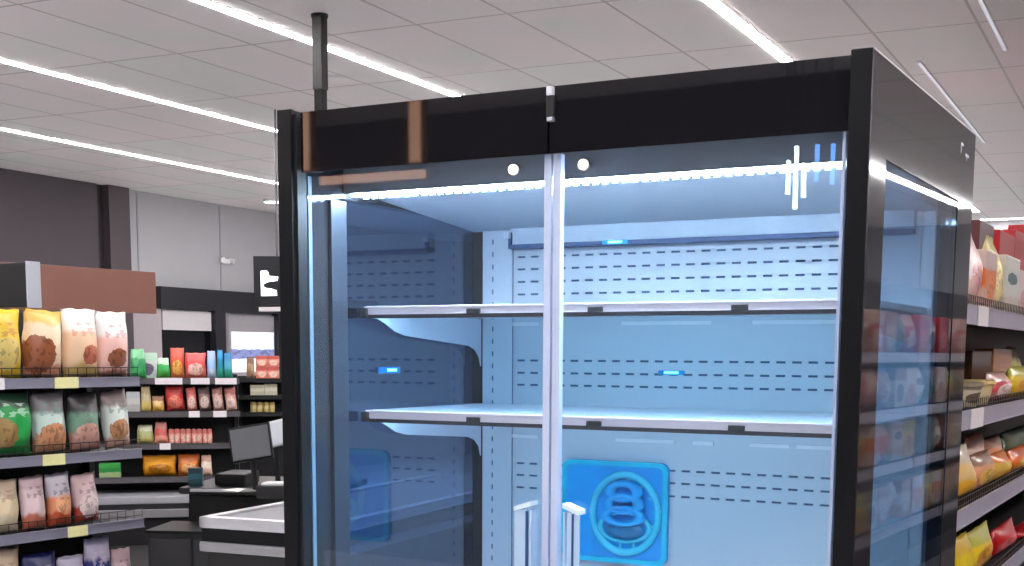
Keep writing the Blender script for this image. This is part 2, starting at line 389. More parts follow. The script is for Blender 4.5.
# shelves
def shelf(z, tilt=0):
    s = MB().box(T + .012, W - T - .012, .315, .985, z - .006, z + .012, .002).build('shelf', M_white, fr)
    MB().box(.078, W - .066, .298, .316, z + .006, z + .013, .002).box(.078, W - .066, .300, .312, z - .012, z + .006).build('price_rail', M_rail, s)
    MB().box(.078, W - .066, .302, .318, z - .0235, z - .012, .001).build('rail_price_channel', mat('channel_dark', (44, 42, 50), .5), s)  # dark price channel under the rail
    MB().box(.10, W - .09, .335, .350, z - .014, z - .0062, .001).build('shelf_light', M_sled, s)
    for x in (.45, .835, 1.245):
        MB().box(x - .022, x + .022, .293, .302, z - .012, z + .002, .002).build('price_clip', M_blackm, s)
    MB().box(T + .014, .082, .288, .318, z - .022, z + .008, .003).build('rail_end_cap', M_blackm, s)
    for x0 in (.076, W - .080):
        P = [(.305, -.022), (.36, -.024), (.40, -.038), (.45, -.060), (.51, -.072), (.90, -.100), (.94, -.112), (.97, -.136), (.983, -.170), (.983, -.008), (.305, -.008)]
        MB().prism([(x0, a, z + c) for a, c in P], (.004, 0, 0)).build('bracket', mat('bracket_white', (214, 218, 232), .35), s)
shelf(1.563); shelf(1.252)
# blue fan cover low on the back wall
def rrect(x0, x1, z0, z1, r, y, n=6):
    P = []
    for cx, cz, a0 in ((x1 - r, z1 - r, 0), (x0 + r, z1 - r, 90), (x0 + r, z0 + r, 180), (x1 - r, z0 + r, 270)):
        for k in range(n + 1):
            a = math.radians(a0 + 90 * k / n); P.append((cx + r * math.cos(a), y, cz + r * math.sin(a)))
    return P
M_blue = mat('blue_translucent_plastic', (0, 165, 255), .2, 0, .25, 9)
M_cyan = mat('cyan_translucent_plastic', (60, 210, 250), .18, 0, .2, 14)
fx0, fx1, fz0, fz1 = .40, .782, .745, 1.085
fan = MB().prism(rrect(fx0, fx1, fz0, fz1, .03, .985), (0, .014, 0)).build('fan_cover', M_blue, fr)
b = MB(); o_ = rrect(fx0, fx1, fz0, fz1, .03, .978); i_ = rrect(fx0 + .016, fx1 - .016, fz0 + .016, fz1 - .016, .022, .978)
vo = [b.bm.verts.new(p) for p in o_]; vi = [b.bm.verts.new(p) for p in i_]
for k in range(len(vo)): b.bm.faces.new((vo[k], vo[(k + 1) % len(vo)], vi[(k + 1) % len(vo)], vi[k]))
r_ = bmesh.ops.extrude_face_region(b.bm, geom=list(b.bm.faces)); bmesh.ops.translate(b.bm, verts=[g for g in r_['geom'] if isinstance(g, bmesh.types.BMVert)], vec=(0, .008, 0))
b.build('cover_rim', mat('deep_cyan_plastic', (0, 205, 245), .2, 0, .2, 14), fan)
fcx, fcz = .635, .912
fb = MB()
fb.torus((fcx, .978, fcz), .118, .012, sx=1.0, sz=1.1).torus((fcx, .974, fcz - .045), .088, .010, sx=1.0, sz=.55)
fb.build('fan_ring', M_cyan, fan)
fb = MB(); fb.torus((fcx, .965, fcz + .075), .048, .020, sx=1, sz=.55).torus((fcx, .962, fcz + .035), .055, .020, sx=1, sz=.5).torus((fcx, .960, fcz - .005), .062, .018, sx=1, sz=.45)
fb.build('fan_hub', mat('mid_blue_plastic', (0, 175, 255), .15, 0, .2, 12), fan)
cap = MB().lathe([(.0001, 0), (.05, .0), (.062, .012), (.04, .02), (.0001, .022)]).build('fan_cap', mat('teal_plastic', (0, 120, 170), .2), fan)
cap.matrix_local = Matrix.Translation((fcx, .985, fcz - .055)) @ Matrix.Rotation(PI / 2, 4, 'X') @ Matrix.Diagonal((1.05, .45, 1, 1))
fb = MB()
for k in range(9):
    a = math.radians(-20 + 26 * k); fb.box(-.004, .004, .972, .98, .10, .135, .001, 0, Matrix.Translation((fcx, 0, fcz)) @ Matrix.Rotation(a, 4, 'Y'))
fb.build('fan_vane', M_cyan, fan)
# cyan reflections of blue lights, built as small glowing bars
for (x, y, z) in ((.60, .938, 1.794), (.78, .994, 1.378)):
    q = MB().box(x - .045, x + .045, y, y + .006, z - .007, z + .007, .003).build('reflection_edge', mat('reflection_blue', (10, 160, 225), .3), fr)
    MB().box(x - .022, x + .026, y - .003, y, z - .003, z + .004, .001).build('reflection_core', emit('reflection_cyan', (.05, .8, 1.0), 4), q)
q = MB().box(T + .001, T + .006, .40, .52, 1.374, 1.394, .002).build('reflection_edge', mat('reflection_blue_dark', (10, 120, 200), .3), fr)  # mirrored cyan spot on the left wall, built as a glowing bar
MB().box(T + .006, T + .008, .445, .495, 1.380, 1.388, .001).build('reflection_core', emit('reflection_cyan', (.05, .8, 1.0), 4), q)
# doors
def door(x0, x1, hinge_side, hx0, hx1, sgn):
    d = MB().box(x0, x1, .050, .056, .30, 2.09).build('door', G_door, fr)
    hbm = MB().box(max(x0, .060), min(x1 + (.018 if sgn > 0 else 0), 1.590), .016, .019, 1.934, 2.096)
    for f in hbm.bm.faces: f.material_index = 1 if abs(f.normal.z) > .9 else 0
    hbm.build('header_band', [M_black, mat('core_black', (10, 10, 11), 1, 0, .05, 25, 0)], d)
    MB().box(max(x0, .060) + .002, min(x1 + (.018 if sgn > 0 else -.002), 1.589), .019, .050, 1.940, 2.094).build('header_core', mat('core_black', (10, 10, 11), 1, 0, .05, 25, 0), d)
    MB().box(x0, x1, .044, .050, .30, .36, .001).build('bottom_band', M_black, d)
    st = mat('clear_edge_profile', (196, 206, 232), .3, .1)
    if sgn < 0:
        MB().box(x1 - .020, x1, .040, .062, .32, 1.936, .002).build('edge_profile', st, d)
    else:
        MB().box(x0, x0 + .021, .040, .062, .32, 1.936, .002).build('edge_profile', st, d)
        MB().box(x1 - .008, x1, .042, .060, .32, 1.936, .001).build('edge_profile', st, d)
    # upright acrylic pull: two bars with a sloping white cap
    ac = mat('frosted_acrylic', (176, 200, 226), .25, 0, .04)
    h = MB().box(hx0 + (0 if sgn < 0 else .012), hx1 - (.012 if sgn < 0 else 0), .012, .020, .72, 1.034, .002).build('handle', ac, d)
    ib = (hx1 - .006, hx1) if sgn < 0 else (hx0, hx0 + .006)
    MB().box(ib[0], ib[1], .012, .050, .72, 1.034, .002).build('handle_wall', ac, h)
    db = (hx1 - .016, hx1 - .008) if sgn < 0 else (hx0 + .026, hx0 + .032)
    MB().box(db[0], db[1], .010, .013, .72, 1.030, .0005).build('handle_groove', mat('groove_dark_blue', (30, 70, 120), .4), h)
    zl, zr = (1.028, 1.044) if sgn < 0 else (1.044, 1.028)
    MB().prism([(hx0, .008, zl), (hx1, .008, zr), (hx1, .008, zr + .012), (hx0, .008, zl + .012)], (0, .042, 0)).build('handle_cap', mat('handle_cap_white', (222, 236, 244), .35), h)
    return d
dl = door(.052, .828, 0, .742, .792, -1)
dr = door(.834, 1.572, 0, .884, .930, 1)
MB().box(.831, .848, .002, .018, 2.073, 2.094, .002).build('hinge_cap', mat('hinge_cap_white', (216, 214, 220), .4), dl)
MB().box(.829, .850, .006, .018, 2.02, 2.073, .003).build('hinge', mat('hinge_black', (10, 10, 12), .3), dl)
MB().box(.833, .848, .002, .018, 2.010, 2.020, .002).build('hinge_pin', M_alum, dl)

# ------------------------------------------------------------------ shelving units
def gondola(name, loc, rot, x0, x1, depth, shelves, label, rail_h, top, guard=0, backc=M_dark, railm=M_grey, tags=(), cat='shelving unit', group=None, depths=None, low_shelf=True):
    g = empty(name, loc, rot, label, cat, group); g['zs'] = list(shelves)
    MB().box(x0, x1, depth, depth + .03, 0, top, .003).build('back_panel', backc, g)
    for x in (x0, x1 - .03): MB().box(x, x + .03, depth - .06, depth, 0, top, .003).build('upright', backc, g)
    MB().box(x0, x1, .02, depth, 0, .14, .004).build('plinth', M_dark, g)
    for i, z in enumerate(shelves):
        yf = 0 if not depths else depth - depths[i]
        s = MB().box(x0, x1, yf + .012, depth, z - .025, z, .002).build('shelf', M_dark, g)
        rl = MB().box(x0, x1, yf, yf + .012, z - rail_h + .006, z + .006, .003)
        rl.box(x0, x1, yf - .004, yf, z - rail_h + .004, z - rail_h + .010).box(x0, x1, yf - .004, yf, z, z + .006)
        rl.build('price_rail', railm, s)
        for (k, a, c, mm) in tags:
            if k == i: MB().box(a, c, yf - .006, yf - .002, z - rail_h + .002, z + .008).build('price_tag', mm, s)
        if guard:
            wg = MB()
            for h_ in (.02, guard): wg.cyl((x0, yf + .01, z + h_), (x1, yf + .01, z + h_), .0022, seg=6)
            n_ = int((x1 - x0) / .05)
            for k in range(n_ + 1): wg.cyl((x0 + .002 + k * (x1 - x0 - .004) / n_, yf + .01, z), (x0 + .002 + k * (x1 - x0 - .004) / n_, yf + .01, z + guard), .0018, seg=6)
            wg.build('wire_guard', mat('wire_dark_chrome', (70, 66, 68), .3, .7), s)
    return g

def bag_mesh(w, h, d, seed=0, nu=12, nv=14, lean=0):
    rnd = random.Random(seed); bm = bmesh.new()
    ph = [rnd.uniform(0, 6.28) for _ in range(6)]; bias = rnd.uniform(.42, .5)
    grid = {}
    for side in (1, -1):
        for i in range(nu + 1):
            for j in range(nv + 1):
                u = i / nu; v = j / nv
                eu = max(0, 1 - abs(2 * u - 1) ** 2.6) ** .6
                vv = min(1, max(0, (v - .05) / .9)); ev = max(0, math.sin(PI * vv ** (math.log(.5) / math.log(bias)))) ** .55
                t = .5 * d * eu * ev
                t += .06 * d * math.sin(7 * u + 5 * v + ph[0]) * eu * ev + .04 * d * math.sin(15 * u - 9 * v + ph[1] + side) * eu * ev
                wf = 1 - .04 * ev * (1 - .4 * math.cos(2 * u))
                x = (u - .5) * w * wf + .012 * w * math.sin(9 * v + ph[2])
                z = v * h - .025 * h * ev * math.sin(PI * u) * (1 if v > .5 else 0)
                if v in (0, 1): z += .008 * h * math.sin(14 * u + ph[3])
                edge = i in (0, nu) or j in (0, nv)
                y = -side * t + .012 * d * math.sin(20 * u + ph[4]) * (1 - ev)
                if edge and side == -1: continue
                grid[(side, i, j)] = bm.verts.new((x, y, max(z, 0)))
    def g(s_, i, j): return grid.get((s_, i, j)) or grid[(1, i, j)]
    for side in (1, -1):
        for i in range(nu):
            for j in range(nv):
                f = bm.faces.new((g(side, i, j), g(side, i + 1, j), g(side, i + 1, j + 1), g(side, i, j + 1))); f.smooth = True
    b = MB(); b.bm.free(); b.bm = bm; return b
def pouch(w, h, d, seed):            # stand-up pouch: wide base, narrower crimped top
    b = bag_mesh(w, h, d, seed)
    for v in b.bm.verts:
        k = v.co.z / h; v.co.x *= 1.0 - .22 * k * k; v.co.y = v.co.y * (1.35 - .7 * k)
    return b
def carton(w, h, d, seed):
    b = MB().box(-w / 2, w / 2, -d / 2, d / 2, 0, h, min(.006, w * .08))
    b.box(-w * .46, w * .46, -d * .03, d * .03, h - .001, h + .0015)
    return b
def tub(w, h, d, seed):
    r = w / 2
    return MB().lathe([(r * .78, 0), (r * .95, h * .8), (r * 1.0, h * .82), (r * 1.0, h * .96), (r * .9, h)], seg=18)
def multi(w, h, d, seed):            # shrink-wrapped row of rolls
    b = MB(); n_ = max(2, int(w / (h * .9) + .5)); s_ = w / n_
    for k in range(n_):
        b.lathe([(s_ * .3, 0), (s_ * .47, h * .06), (s_ * .49, h * .5), (s_ * .47, h * .94), (s_ * .3, h)], c=(-w / 2 + (k + .5) * s_, 0, 0), seg=14)
    return b
SHAPES = {'bag': bag_mesh, 'pouch': pouch, 'carton': carton, 'tub': tub, 'multi': multi}
KIND = {'bag': ('snack_bag', 'snack bag'), 'pouch': ('food_pouch', 'pouch'), 'carton': ('food_carton', 'carton'), 'tub': ('plastic_tub', 'tub'), 'multi': ('snack_multipack', 'multipack')}
_seed = [0]; BOX = {}
def place(g, shelf_z, xl, xr, ytop, shape, m, label, group=None, back=.03, dp=None, hfix=None, tilt=0, lift=0, cat=None, name=None):
    """stand a product on shelf_z of unit g where the photo's columns xl..xr meet its front"""
    _seed[0] += 1
    Rz = Matrix.Rotation(g.rotation_euler.z, 3, 'Z'); N = Rz @ Vector((0, -1, 0))
    w0 = abs((Rz.inverted() @ (on_plane(xr, ytop, Vector(g.location) - N * back, N) - on_plane(xl, ytop, Vector(g.location) - N * back, N))).x)
    d = dp or w0 * .55
    P = Vector(g.location) - N * (back + d / 2)
    a = on_plane(xl, ytop, P, N); c = on_plane(xr, ytop, P, N)
    w = abs((Rz.inverted() @ (c - a)).x)
    h = hfix or max(.04, (a.z + c.z) / 2 - shelf_z - lift)
    nm, ct = KIND[shape]
    o = SHAPES[shape](w * .985, h, d, _seed[0]).build(name or nm, m)
    if tilt: o.data.transform(Matrix.Rotation(tilt, 4, 'Y'))
    mid = (a + c) / 2
    L = Rz.inverted() @ (Vector((mid.x, mid.y, 0)) - Vector((g.location.x, g.location.y, 0)))
    V = o.data.vertices
    def ext(): return [f(v.co[k] for v in V) for k in range(3) for f in (min, max)]
    e = ext(); o.data.transform(Matrix.Translation((0, 0, -e[4]))); e = ext()
    nxt = [q for q in g['zs'] if q > shelf_z + .06]
    if nxt:
        room = min(nxt) - .032 - shelf_z - lift
        if e[5] > room: o.data.transform(Matrix.Diagonal((1, 1, room / e[5], 1))); e = ext()
    ly = max(L.y, .026 - e[2]); lx = L.x
    for (z_, x0, x1, y0, y1) in BOX.get(g.name, []):
        if abs(z_ - shelf_z - lift) > .03: continue
        e = ext(); ox = min(x1, lx + e[1]) - max(x0, lx + e[0]); oy = min(y1, ly + e[3]) - max(y0, ly + e[2])
        if ox <= 0 or oy <= 0: continue
        if ox < .45 * (e[1] - e[0]):
            k = 1 - ox / (e[1] - e[0]) - .01; o.data.transform(Matrix.Diagonal((k, 1, 1, 1)))
            e = ext()
            lx = (x1 + .002 - e[0]) if (lx > (x0 + x1) / 2) else (x0 - .002 - e[1])
        else: ly = y1 + .004 - e[2]
    e = ext(); BOX.setdefault(g.name, []).append((shelf_z + lift, lx + e[0], lx + e[1], ly + e[2], ly + e[3]))
    p_ = Rz @ Vector((lx, ly, 0))
    o.location = (g.location.x + p_.x, g.location.y + p_.y, shelf_z + lift + .0008)
    o.rotation_euler = (0, 0, g.rotation_euler.z)
    tag(o, label, cat or ct, group); return o

# --- snack gondola at the left edge
A = Vector((-2.2, 1.86, 0)); RG1 = math.radians(82)
g1z = [.215, .622, .964, 1.312]
g1 = gondola('snack_gondola', A, RG1, -1.5, 0, .42, g1z, 'dark snack gondola with grey price rails at the left edge', .044, 1.62, .05,
             tags=((3, -.88, -.75, M_tagw), (3, -.49, -.36, M_tag), (2, -.57, -.45, M_tag), (1, -.45, -.34, M_tag), (0, -.5, -.4, M_tag)))
hb = MB().box(-.72, .50, .44, .465, 1.638, 1.856, .003)
hb.box(-.66, -.62, .45, .46, 1.60, 1.68).box(-.06, -.02, .45, .46, 1.60, 1.68)
hb.build('header_board', mat('rust_brown_board', (120, 78, 66), .55, 0, .1, 5), g1)
Y = lambda *k: pack(*k)
P_y = pack('bag_yellow', (214, 178, 40), (236, 204, 64), (228, 190, 40), (226, 200, 120), (180, 60, 40))
P_yo = pack('bag_cream_orange', (214, 150, 120), (238, 212, 178), (222, 180, 90), (150, 88, 56), None, (.22, .78), (.3, .34, .36, .28))
P_wp = pack('bag_white_pink', (150, 92, 70), (236, 190, 180), (244, 238, 236), (156, 92, 62), (196, 110, 112), (.12, .62), (.5, .3, .3, .14))
P_wc = pack('bag_cream_pink', (206, 176, 108), (232, 196, 160), (244, 238, 226), (190, 110, 84), (206, 128, 122), (.2, .66), (.62, .34, .26, .14))
P_gr = pack('bag_green', (26, 120, 52), (40, 156, 76), (40, 70, 50), (150, 120, 70), (200, 236, 214), (.3, .74), (.25, .36, .3, .22))
P_gt = pack('bag_grey_teal', (184, 138, 104), (206, 224, 216), (122, 116, 118), (206, 146, 104), (92, 150, 136), (.30, .64), (.5, .28, .4, .2))
P_dg = pack('bag_dark_green', (190, 140, 126), (118, 152, 130), (64, 60, 62), (212, 162, 146), (60, 110, 92), (.34, .66), (.5, .3, .36, .18))
P_gp = pack('bag_grey_white', (206, 160, 140), (222, 230, 222), (150, 130, 128), (196, 140, 100), (96, 128, 112), (.22, .7), (.5, .34, .34, .16))
P_be = pack('bag_beige', (206, 192, 160), (226, 206, 172), (204, 178, 150), None, (170, 130, 104))
P_pk = pack('bag_dusty_pink', (196, 108, 84), (230, 204, 204), (206, 172, 176), None, (120, 88, 96), (.3, .74))
P_or = pack('bag_orange_white', (190, 78, 44), (232, 148, 104), (206, 196, 204), (236, 170, 126), (96, 76, 84), (.28, .56), (.55, .42, .3, .18))
P_pr = pack('bag_pink_red', (166, 56, 40), (226, 196, 196), (226, 188, 186), (240, 218, 212), (130, 100, 104), (.36, .7))
P_bl = pack('bag_navy', (40, 44, 92), (30, 34, 84), (36, 40, 92), (120, 124, 170), (190, 180, 200))
P_bw = pack('bag_blue_white', (70, 74, 140), (56, 58, 128), (196, 186, 206), (210, 190, 200), (220, 200, 210))
GRP = 'snack bags on the left gondola'
z3, z2, z1, z0 = g1z[3], g1z[2], g1z[1], g1z[0]
place(g1, z3, -22, 19, 309, 'bag', P_y, 'bright yellow snack bag at the left frame edge on the gondola top shelf', GRP)
place(g1, z3, 19, 58, 311, 'bag', P_yo, 'cream and orange snack bag with brown picture on the gondola top shelf', GRP, tilt=.06)
place(g1, z3, 57, 96, 309, 'bag', P_wc, 'white bag with cream lower half on the gondola top shelf, left of the pink-lettered one', GRP)
place(g1, z3, 90, 126, 312, 'bag', P_wp, 'white and pink snack bag last before the right end of the gondola top shelf', GRP, back=.045)
place(g1, z3, 121, 132, 352, 'tub', pack('tub_cream', (226, 206, 190), (240, 226, 214), (236, 220, 214)), 'tiny cream tub at the right end of the gondola top shelf', back=.02, dp=.05)
place(g1, z2, -14, 29, 390, 'bag', P_gr, 'bright green snack bag at the left edge of the gondola second shelf', GRP)
place(g1, z2, 27, 65, 391, 'bag', P_gt, 'grey and teal snack bag beside the bright green one', GRP, tilt=-.03)
place(g1, z2, 66, 99, 394, 'bag', P_dg, 'dark grey and green snack bag third on the gondola second shelf', GRP, tilt=-.05)
place(g1, z2, 97, 129, 392, 'bag', P_gp, 'pale grey white snack bag at the right end of the gondola second shelf', GRP, tilt=-.10)
place(g1, z1, -18, 17, 480, 'bag', P_be, 'beige snack bag at the left edge of the gondola third shelf', GRP)
place(g1, z1, 17, 45, 477, 'bag', P_pk, 'dusty pink snack bag beside the beige one on the gondola third shelf', GRP, tilt=-.06)
place(g1, z1, 42, 71, 474, 'bag', P_or, 'white topped orange snack bag on the gondola third shelf', GRP, tilt=-.06)
place(g1, z1, 68, 98, 475, 'bag', P_pr, 'pink and red snack bag at the right end of the third shelf row', GRP, tilt=-.08)
place(g1, z0, -15, 19, 548, 'bag', P_be, 'beige snack bag at the bottom left corner of the picture', GRP)
place(g1, z0, 20, 55, 553, 'bag', P_bl, 'navy blue snack bag on the lowest visible gondola shelf', GRP)
place(g1, z0, 54, 84, 556, 'bag', P_bw, 'blue bag with pale top between the navy bag and the taller blue one', GRP)
place(g1, z0, 78, 109, 538, 'bag', P_bw, 'tall blue and white snack bag standing above its neighbours on the lowest shelf', GRP)
place(g1, z0, 106, 130, 549, 'bag', P_pk, 'pale pink snack bag at the right end of the lowest shelf', GRP)
# aisle sign box in front of the header board
sg = empty('aisle_sign', (-1.98, .995, 1.62), math.radians(-6), 'black box sign with pale grey end above the yellow snack bag', 'sign')
MB().box(-.55, 0, -.032, .032, 0, .182, .004).build('box_body', M_blackm, sg)
MB().box(-.001, .008, -.034, .034, -.004, .186, .003).build('end_plate', mat('pale_grey_end_plate', (186, 190, 198), .4, .3), sg)
MB().cyl((-.5, 0, .18), (-.5, 0, ZC - 1.6201), .006, seg=8).cyl((-.45, 0, .18), (-.45, 0, ZC - 1.6201), .006, seg=8).build('hanging_rod', M_blackm, sg)

# --- impulse rack by the checkout
RG2 = math.radians(40)
A2 = at_depth(240, 412, 10.0); A2.z = 0
def zat(x, y, P=A2, rot=RG2):
    N = Vector((math.sin(rot), -math.cos(rot), 0)); return on_plane(x, y, P, N).z
g2z = [zat(190, 492), zat(190, 477), zat(190, 444), zat(190, 412), zat(190, 379)]
M_rail2 = mat('dark_grey_rail', (92, 88, 92), .4, .3, .15, 12)
g2 = gondola('impulse_rack', A2, RG2, -1.15, 0, .40, g2z[1:], 'black rack of small snacks standing by the checkout', .042, g2z[4] + .03, 0,
             railm=M_rail2, tags=((3, -.62, -.42, M_tagw), (3, -.36, -.22, M_tagw), (3, -.18, -.02, M_tagw), (2, -.38, -.3, M_tagw), (2, -.2, -.1, M_tagw), (1, -.6, -.52, M_tagw)))
MB().box(-1.3, -.24, -.22, .30, g2z[0] - .06, g2z[0] - .005, .008).build('base_shelf', mat('pale_silver_shelf', (186, 186, 194), .3, .4), g2)
MB().box(-1.3, -.40, -.26, -.22, g2z[0] - .16, g2z[0] - .10, .006).build('base_rail', mat('silver_bumper', (150, 148, 152), .35, .4), g2)
MB().box(-1.3, -.40, -.22, .30, .0, g2z[0] - .06, .004).build('base_cabinet', M_dark, g2)
G2 = 'small packs on the impulse rack'
def P3(name, a, b_, c, blob=None, text=None): return pack(name, a, b_, c, blob, text)
zz = [z + .001 for z in g2z]
top = zz[4]
place(g2, top, 129, 146, 349, 'pouch', P3('p_green', (60, 160, 90), (40, 140, 80), (120, 190, 140)), 'green pouch at the left end of the impulse rack top', G2, back=.06)
place(g2, top, 134, 157, 353, 'carton', P3('p_whitemauve', (206, 220, 214), (226, 228, 226), (200, 226, 210), (120, 108, 140)), 'white carton with mauve picture on the impulse rack top', G2, back=.02, dp=.05)
place(g2, top, 156, 170, 358, 'pouch', P3('p_green2', (70, 150, 60), (60, 170, 90), (190, 220, 190)), 'small green pouch between white carton and orange-red bag', G2, back=.02)
place(g2, top, 160, 184, 348, 'bag', P3('p_orangered', (226, 120, 70), (222, 84, 66), (226, 92, 76), (240, 180, 90)), 'orange-red bag tallest on the impulse rack top', G2, back=.05)
place(g2, top, 180, 206, 353, 'bag', P3('p_red', (222, 110, 96), (224, 78, 76), (230, 96, 96), (240, 190, 180)), 'pinkish red bag on the impulse rack top', G2, back=.03)
place(g2, top, 202, 216, 351, 'pouch', P3('p_paleblue', (180, 196, 220), (150, 190, 230), (170, 190, 230)), 'pale blue pouch between red and teal packs', G2, back=.05)
place(g2, top, 211, 223, 350, 'pouch', P3('p_teal', (40, 150, 130), (20, 132, 160), (50, 150, 210)), 'teal pouch with blue top on the impulse rack', G2, back=.02)
place(g2, top, 221, 232, 353, 'pouch', P3('p_teal2', (40, 140, 120), (70, 160, 190), (60, 140, 190)), 'second teal pouch at the right end of the impulse rack top', G2, back=.03)
place(g2, zz[3], 126, 140, 392, 'carton', P3('p_greywhite', (170, 168, 166), (196, 192, 188), (180, 186, 190)), 'greyish white carton at the left end of the rack second level', G2, back=.03)
place(g2, zz[3], 138, 151, 386, 'pouch', P3('p_straw', (214, 190, 110), (206, 190, 150), (180, 160, 120)), 'straw coloured pouch on the rack second level', G2)
place(g2, zz[3], 149, 164, 396, 'bag', P3('p_tan', (220, 176, 84), (222, 190, 130), (150, 110, 90)), 'low tan bag left of the red bag on the rack second level', G2)
place(g2, zz[3], 164, 185, 386, 'bag', P3('p_brick', (190, 60, 54), (206, 56, 52), (170, 50, 48), (226, 120, 100)), 'brick red bag on the rack second level', G2, tilt=-.08)
place(g2, zz[3], 183, 197, 388, 'bag', P3('p_rose', (196, 110, 100), (222, 130, 120), (190, 90, 86), (236, 200, 190)), 'rose bag right of the brick red one', G2, tilt=-.12)
place(g2, zz[3], 195, 211, 388, 'bag', P3('p_mocha', (120, 90, 84), (160, 130, 124), (90, 70, 70), (222, 200, 190)), 'mocha and white bag on the rack second level', G2, tilt=-.12)
place(g2, zz[3], 209, 224, 388, 'bag', P3('p_blush', (180, 120, 112), (206, 160, 152), (150, 100, 96), (226, 196, 186)), 'blush bag second from the right end of the rack second level', G2, tilt=-.12)
place(g2, zz[3], 222, 237, 388, 'bag', P3('p_blush2', (196, 150, 136), (214, 150, 140), (170, 100, 96), (236, 206, 196)), 'pale blush bag at the right end of the rack second level', G2, tilt=-.12)
place(g2, zz[2], 136, 154, 425, 'pouch', P3('p_lime', (190, 180, 110), (170, 176, 120), (200, 200, 170)), 'lime and cream pouch at the left end of the rack third level', G2)
place(g2, zz[2], 153, 168, 422, 'pouch', P3('p_coral', (226, 150, 130), (206, 90, 84), (190, 120, 110)), 'coral pouch on the rack third level', G2)
for k, (a, c) in enumerate(((167, 180), (179, 191), (190, 202), (201, 212))):
    place(g2, zz[2], a, c, 429, 'multi', P3('p_salmon', (226, 150, 140), (230, 170, 156), (206, 120, 112), (240, 206, 190)), 'salmon roll pack ' + ('next to the coral pouch', 'second in the salmon row', 'third in the salmon row', 'at the right end of the salmon row')[k] + ' on the rack third level', G2)
place(g2, zz[1], 142, 177, 455, 'bag', P3('p_orangelarge', (226, 150, 30), (240, 168, 40), (222, 150, 50), (190, 120, 20)), 'large bright orange bag on the rack fourth level', G2)
place(g2, zz[1], 174, 200, 454, 'bag', P3('p_orangebrown', (206, 110, 50), (222, 130, 60), (190, 100, 50), (230, 170, 110)), 'brownish orange bag beside the large orange bag', G2)
place(g2, zz[1], 196, 212, 455, 'pouch', P3('p_creamwhite', (226, 190, 170), (240, 220, 204), (206, 160, 140)), 'cream pouch at the right end of the rack fourth level', G2)
place(g2, zz[1], 99, 121, 463, 'carton', P3('p_greenbox', (150, 170, 120), (40, 130, 60), (60, 150, 70)), 'small green carton left of the orange bag', G2)

# --- narrow rack right of it
A3 = at_depth(300, 400, 10.4); A3.z = 0
zc = [zat(262, y, A3) for y in (428, 413, 396, 379)]
g3 = gondola('snack_stand', A3, RG2, -.47, .05, .3, zc, 'narrow dark snack stand beside the impulse rack, half hidden by the refrigerator', .03, zc[3] + .02, 0, railm=M_dark)
pt3 = P3('p_coralbox', (222, 120, 100), (230, 160, 140), (196, 90, 80), (244, 210, 190))
place(g3, zc[3] + .001, 246, 254.5, 357, 'pouch', P3('p_olive', (150, 120, 90), (170, 140, 110), (120, 90, 70)), 'olive brown pouch at the left of the snack stand top', 'packs on the snack stand')
for k, (a, c) in enumerate(((256, 267), (267, 279))):
    lo = place(g3, zc[3] + .001, a, c, 367, 'carton', pt3, ('lower left', 'lower right')[k] + ' coral carton of the stack on the snack stand top', 'packs on the snack stand', dp=.09)
    h0 = lo.dimensions.z if False else None
    hh = max(v.co.z for v in lo.data.vertices)
    place(g3, zc[3] + .001, a, c, 356, 'carton', pt3, ('upper left', 'upper right')[k] + ' coral carton of the stack on the snack stand top', 'packs on the snack stand', dp=.09, lift=hh)
place(g3, zc[2] + .001, 250, 264, 385, 'carton', P3('p_cream', (206, 200, 176), (226, 220, 200), (196, 190, 160)), 'cream carton left on the snack stand second level', 'packs on the snack stand')
place(g3, zc[2] + .001, 264, 277, 384, 'carton', P3('p_cream', 0, 0, 0), 'cream carton right on the snack stand second level', 'packs on the snack stand')
place(g3, zc[1] + .001, 250, 263, 402, 'multi', P3('p_straw2', (206, 186, 120), (222, 206, 150), (190, 160, 100)), 'straw multipack left on the snack stand third level', 'packs on the snack stand')
place(g3, zc[1] + .001, 263, 275, 402, 'multi', P3('p_straw2', 0, 0, 0), 'straw multipack right on the snack stand third level', 'packs on the snack stand')

# ------------------------------------------------------------------ checkout
P = at_depth(198, 516, 5.4)
ck = empty('checkout_counter', (P.x, P.y, 0), math.radians(3), 'black checkout counter with silver top bands left of the refrigerator', 'counter')
zt = P.z
M_silver = mat('silver_counter_edge', (196, 194, 198), .3, .35, .06)
MB().box(.02, .62, .03, 2.2, 0, zt - .13, .006).build('body', M_blackm, ck)
fr_ = MB().box(0, .05, 0, 2.2, zt - .05, zt, .016).box(.58, .63, 0, 2.2, zt - .05, zt, .016).box(0, .63, 0, .05, zt - .05, zt, .016)
fr_.build('top_frame', M_silver, ck)
MB().box(.05, .58, .05, 2.2, zt - .04, zt - .012).build('conveyor_belt', mat('grey_belt', (120, 118, 122), .6, 0, .08, 40), ck)
MB().box(.008, .622, .008, 2.2, zt - .105, zt - .05, .006).build('bumper', M_postblk, ck)
MB().box(0, .63, 0, 2.2, zt - .148, zt - .105, .012).build('lower_band', mat('silver_lower_band', (150, 148, 150), .35, .3), ck)
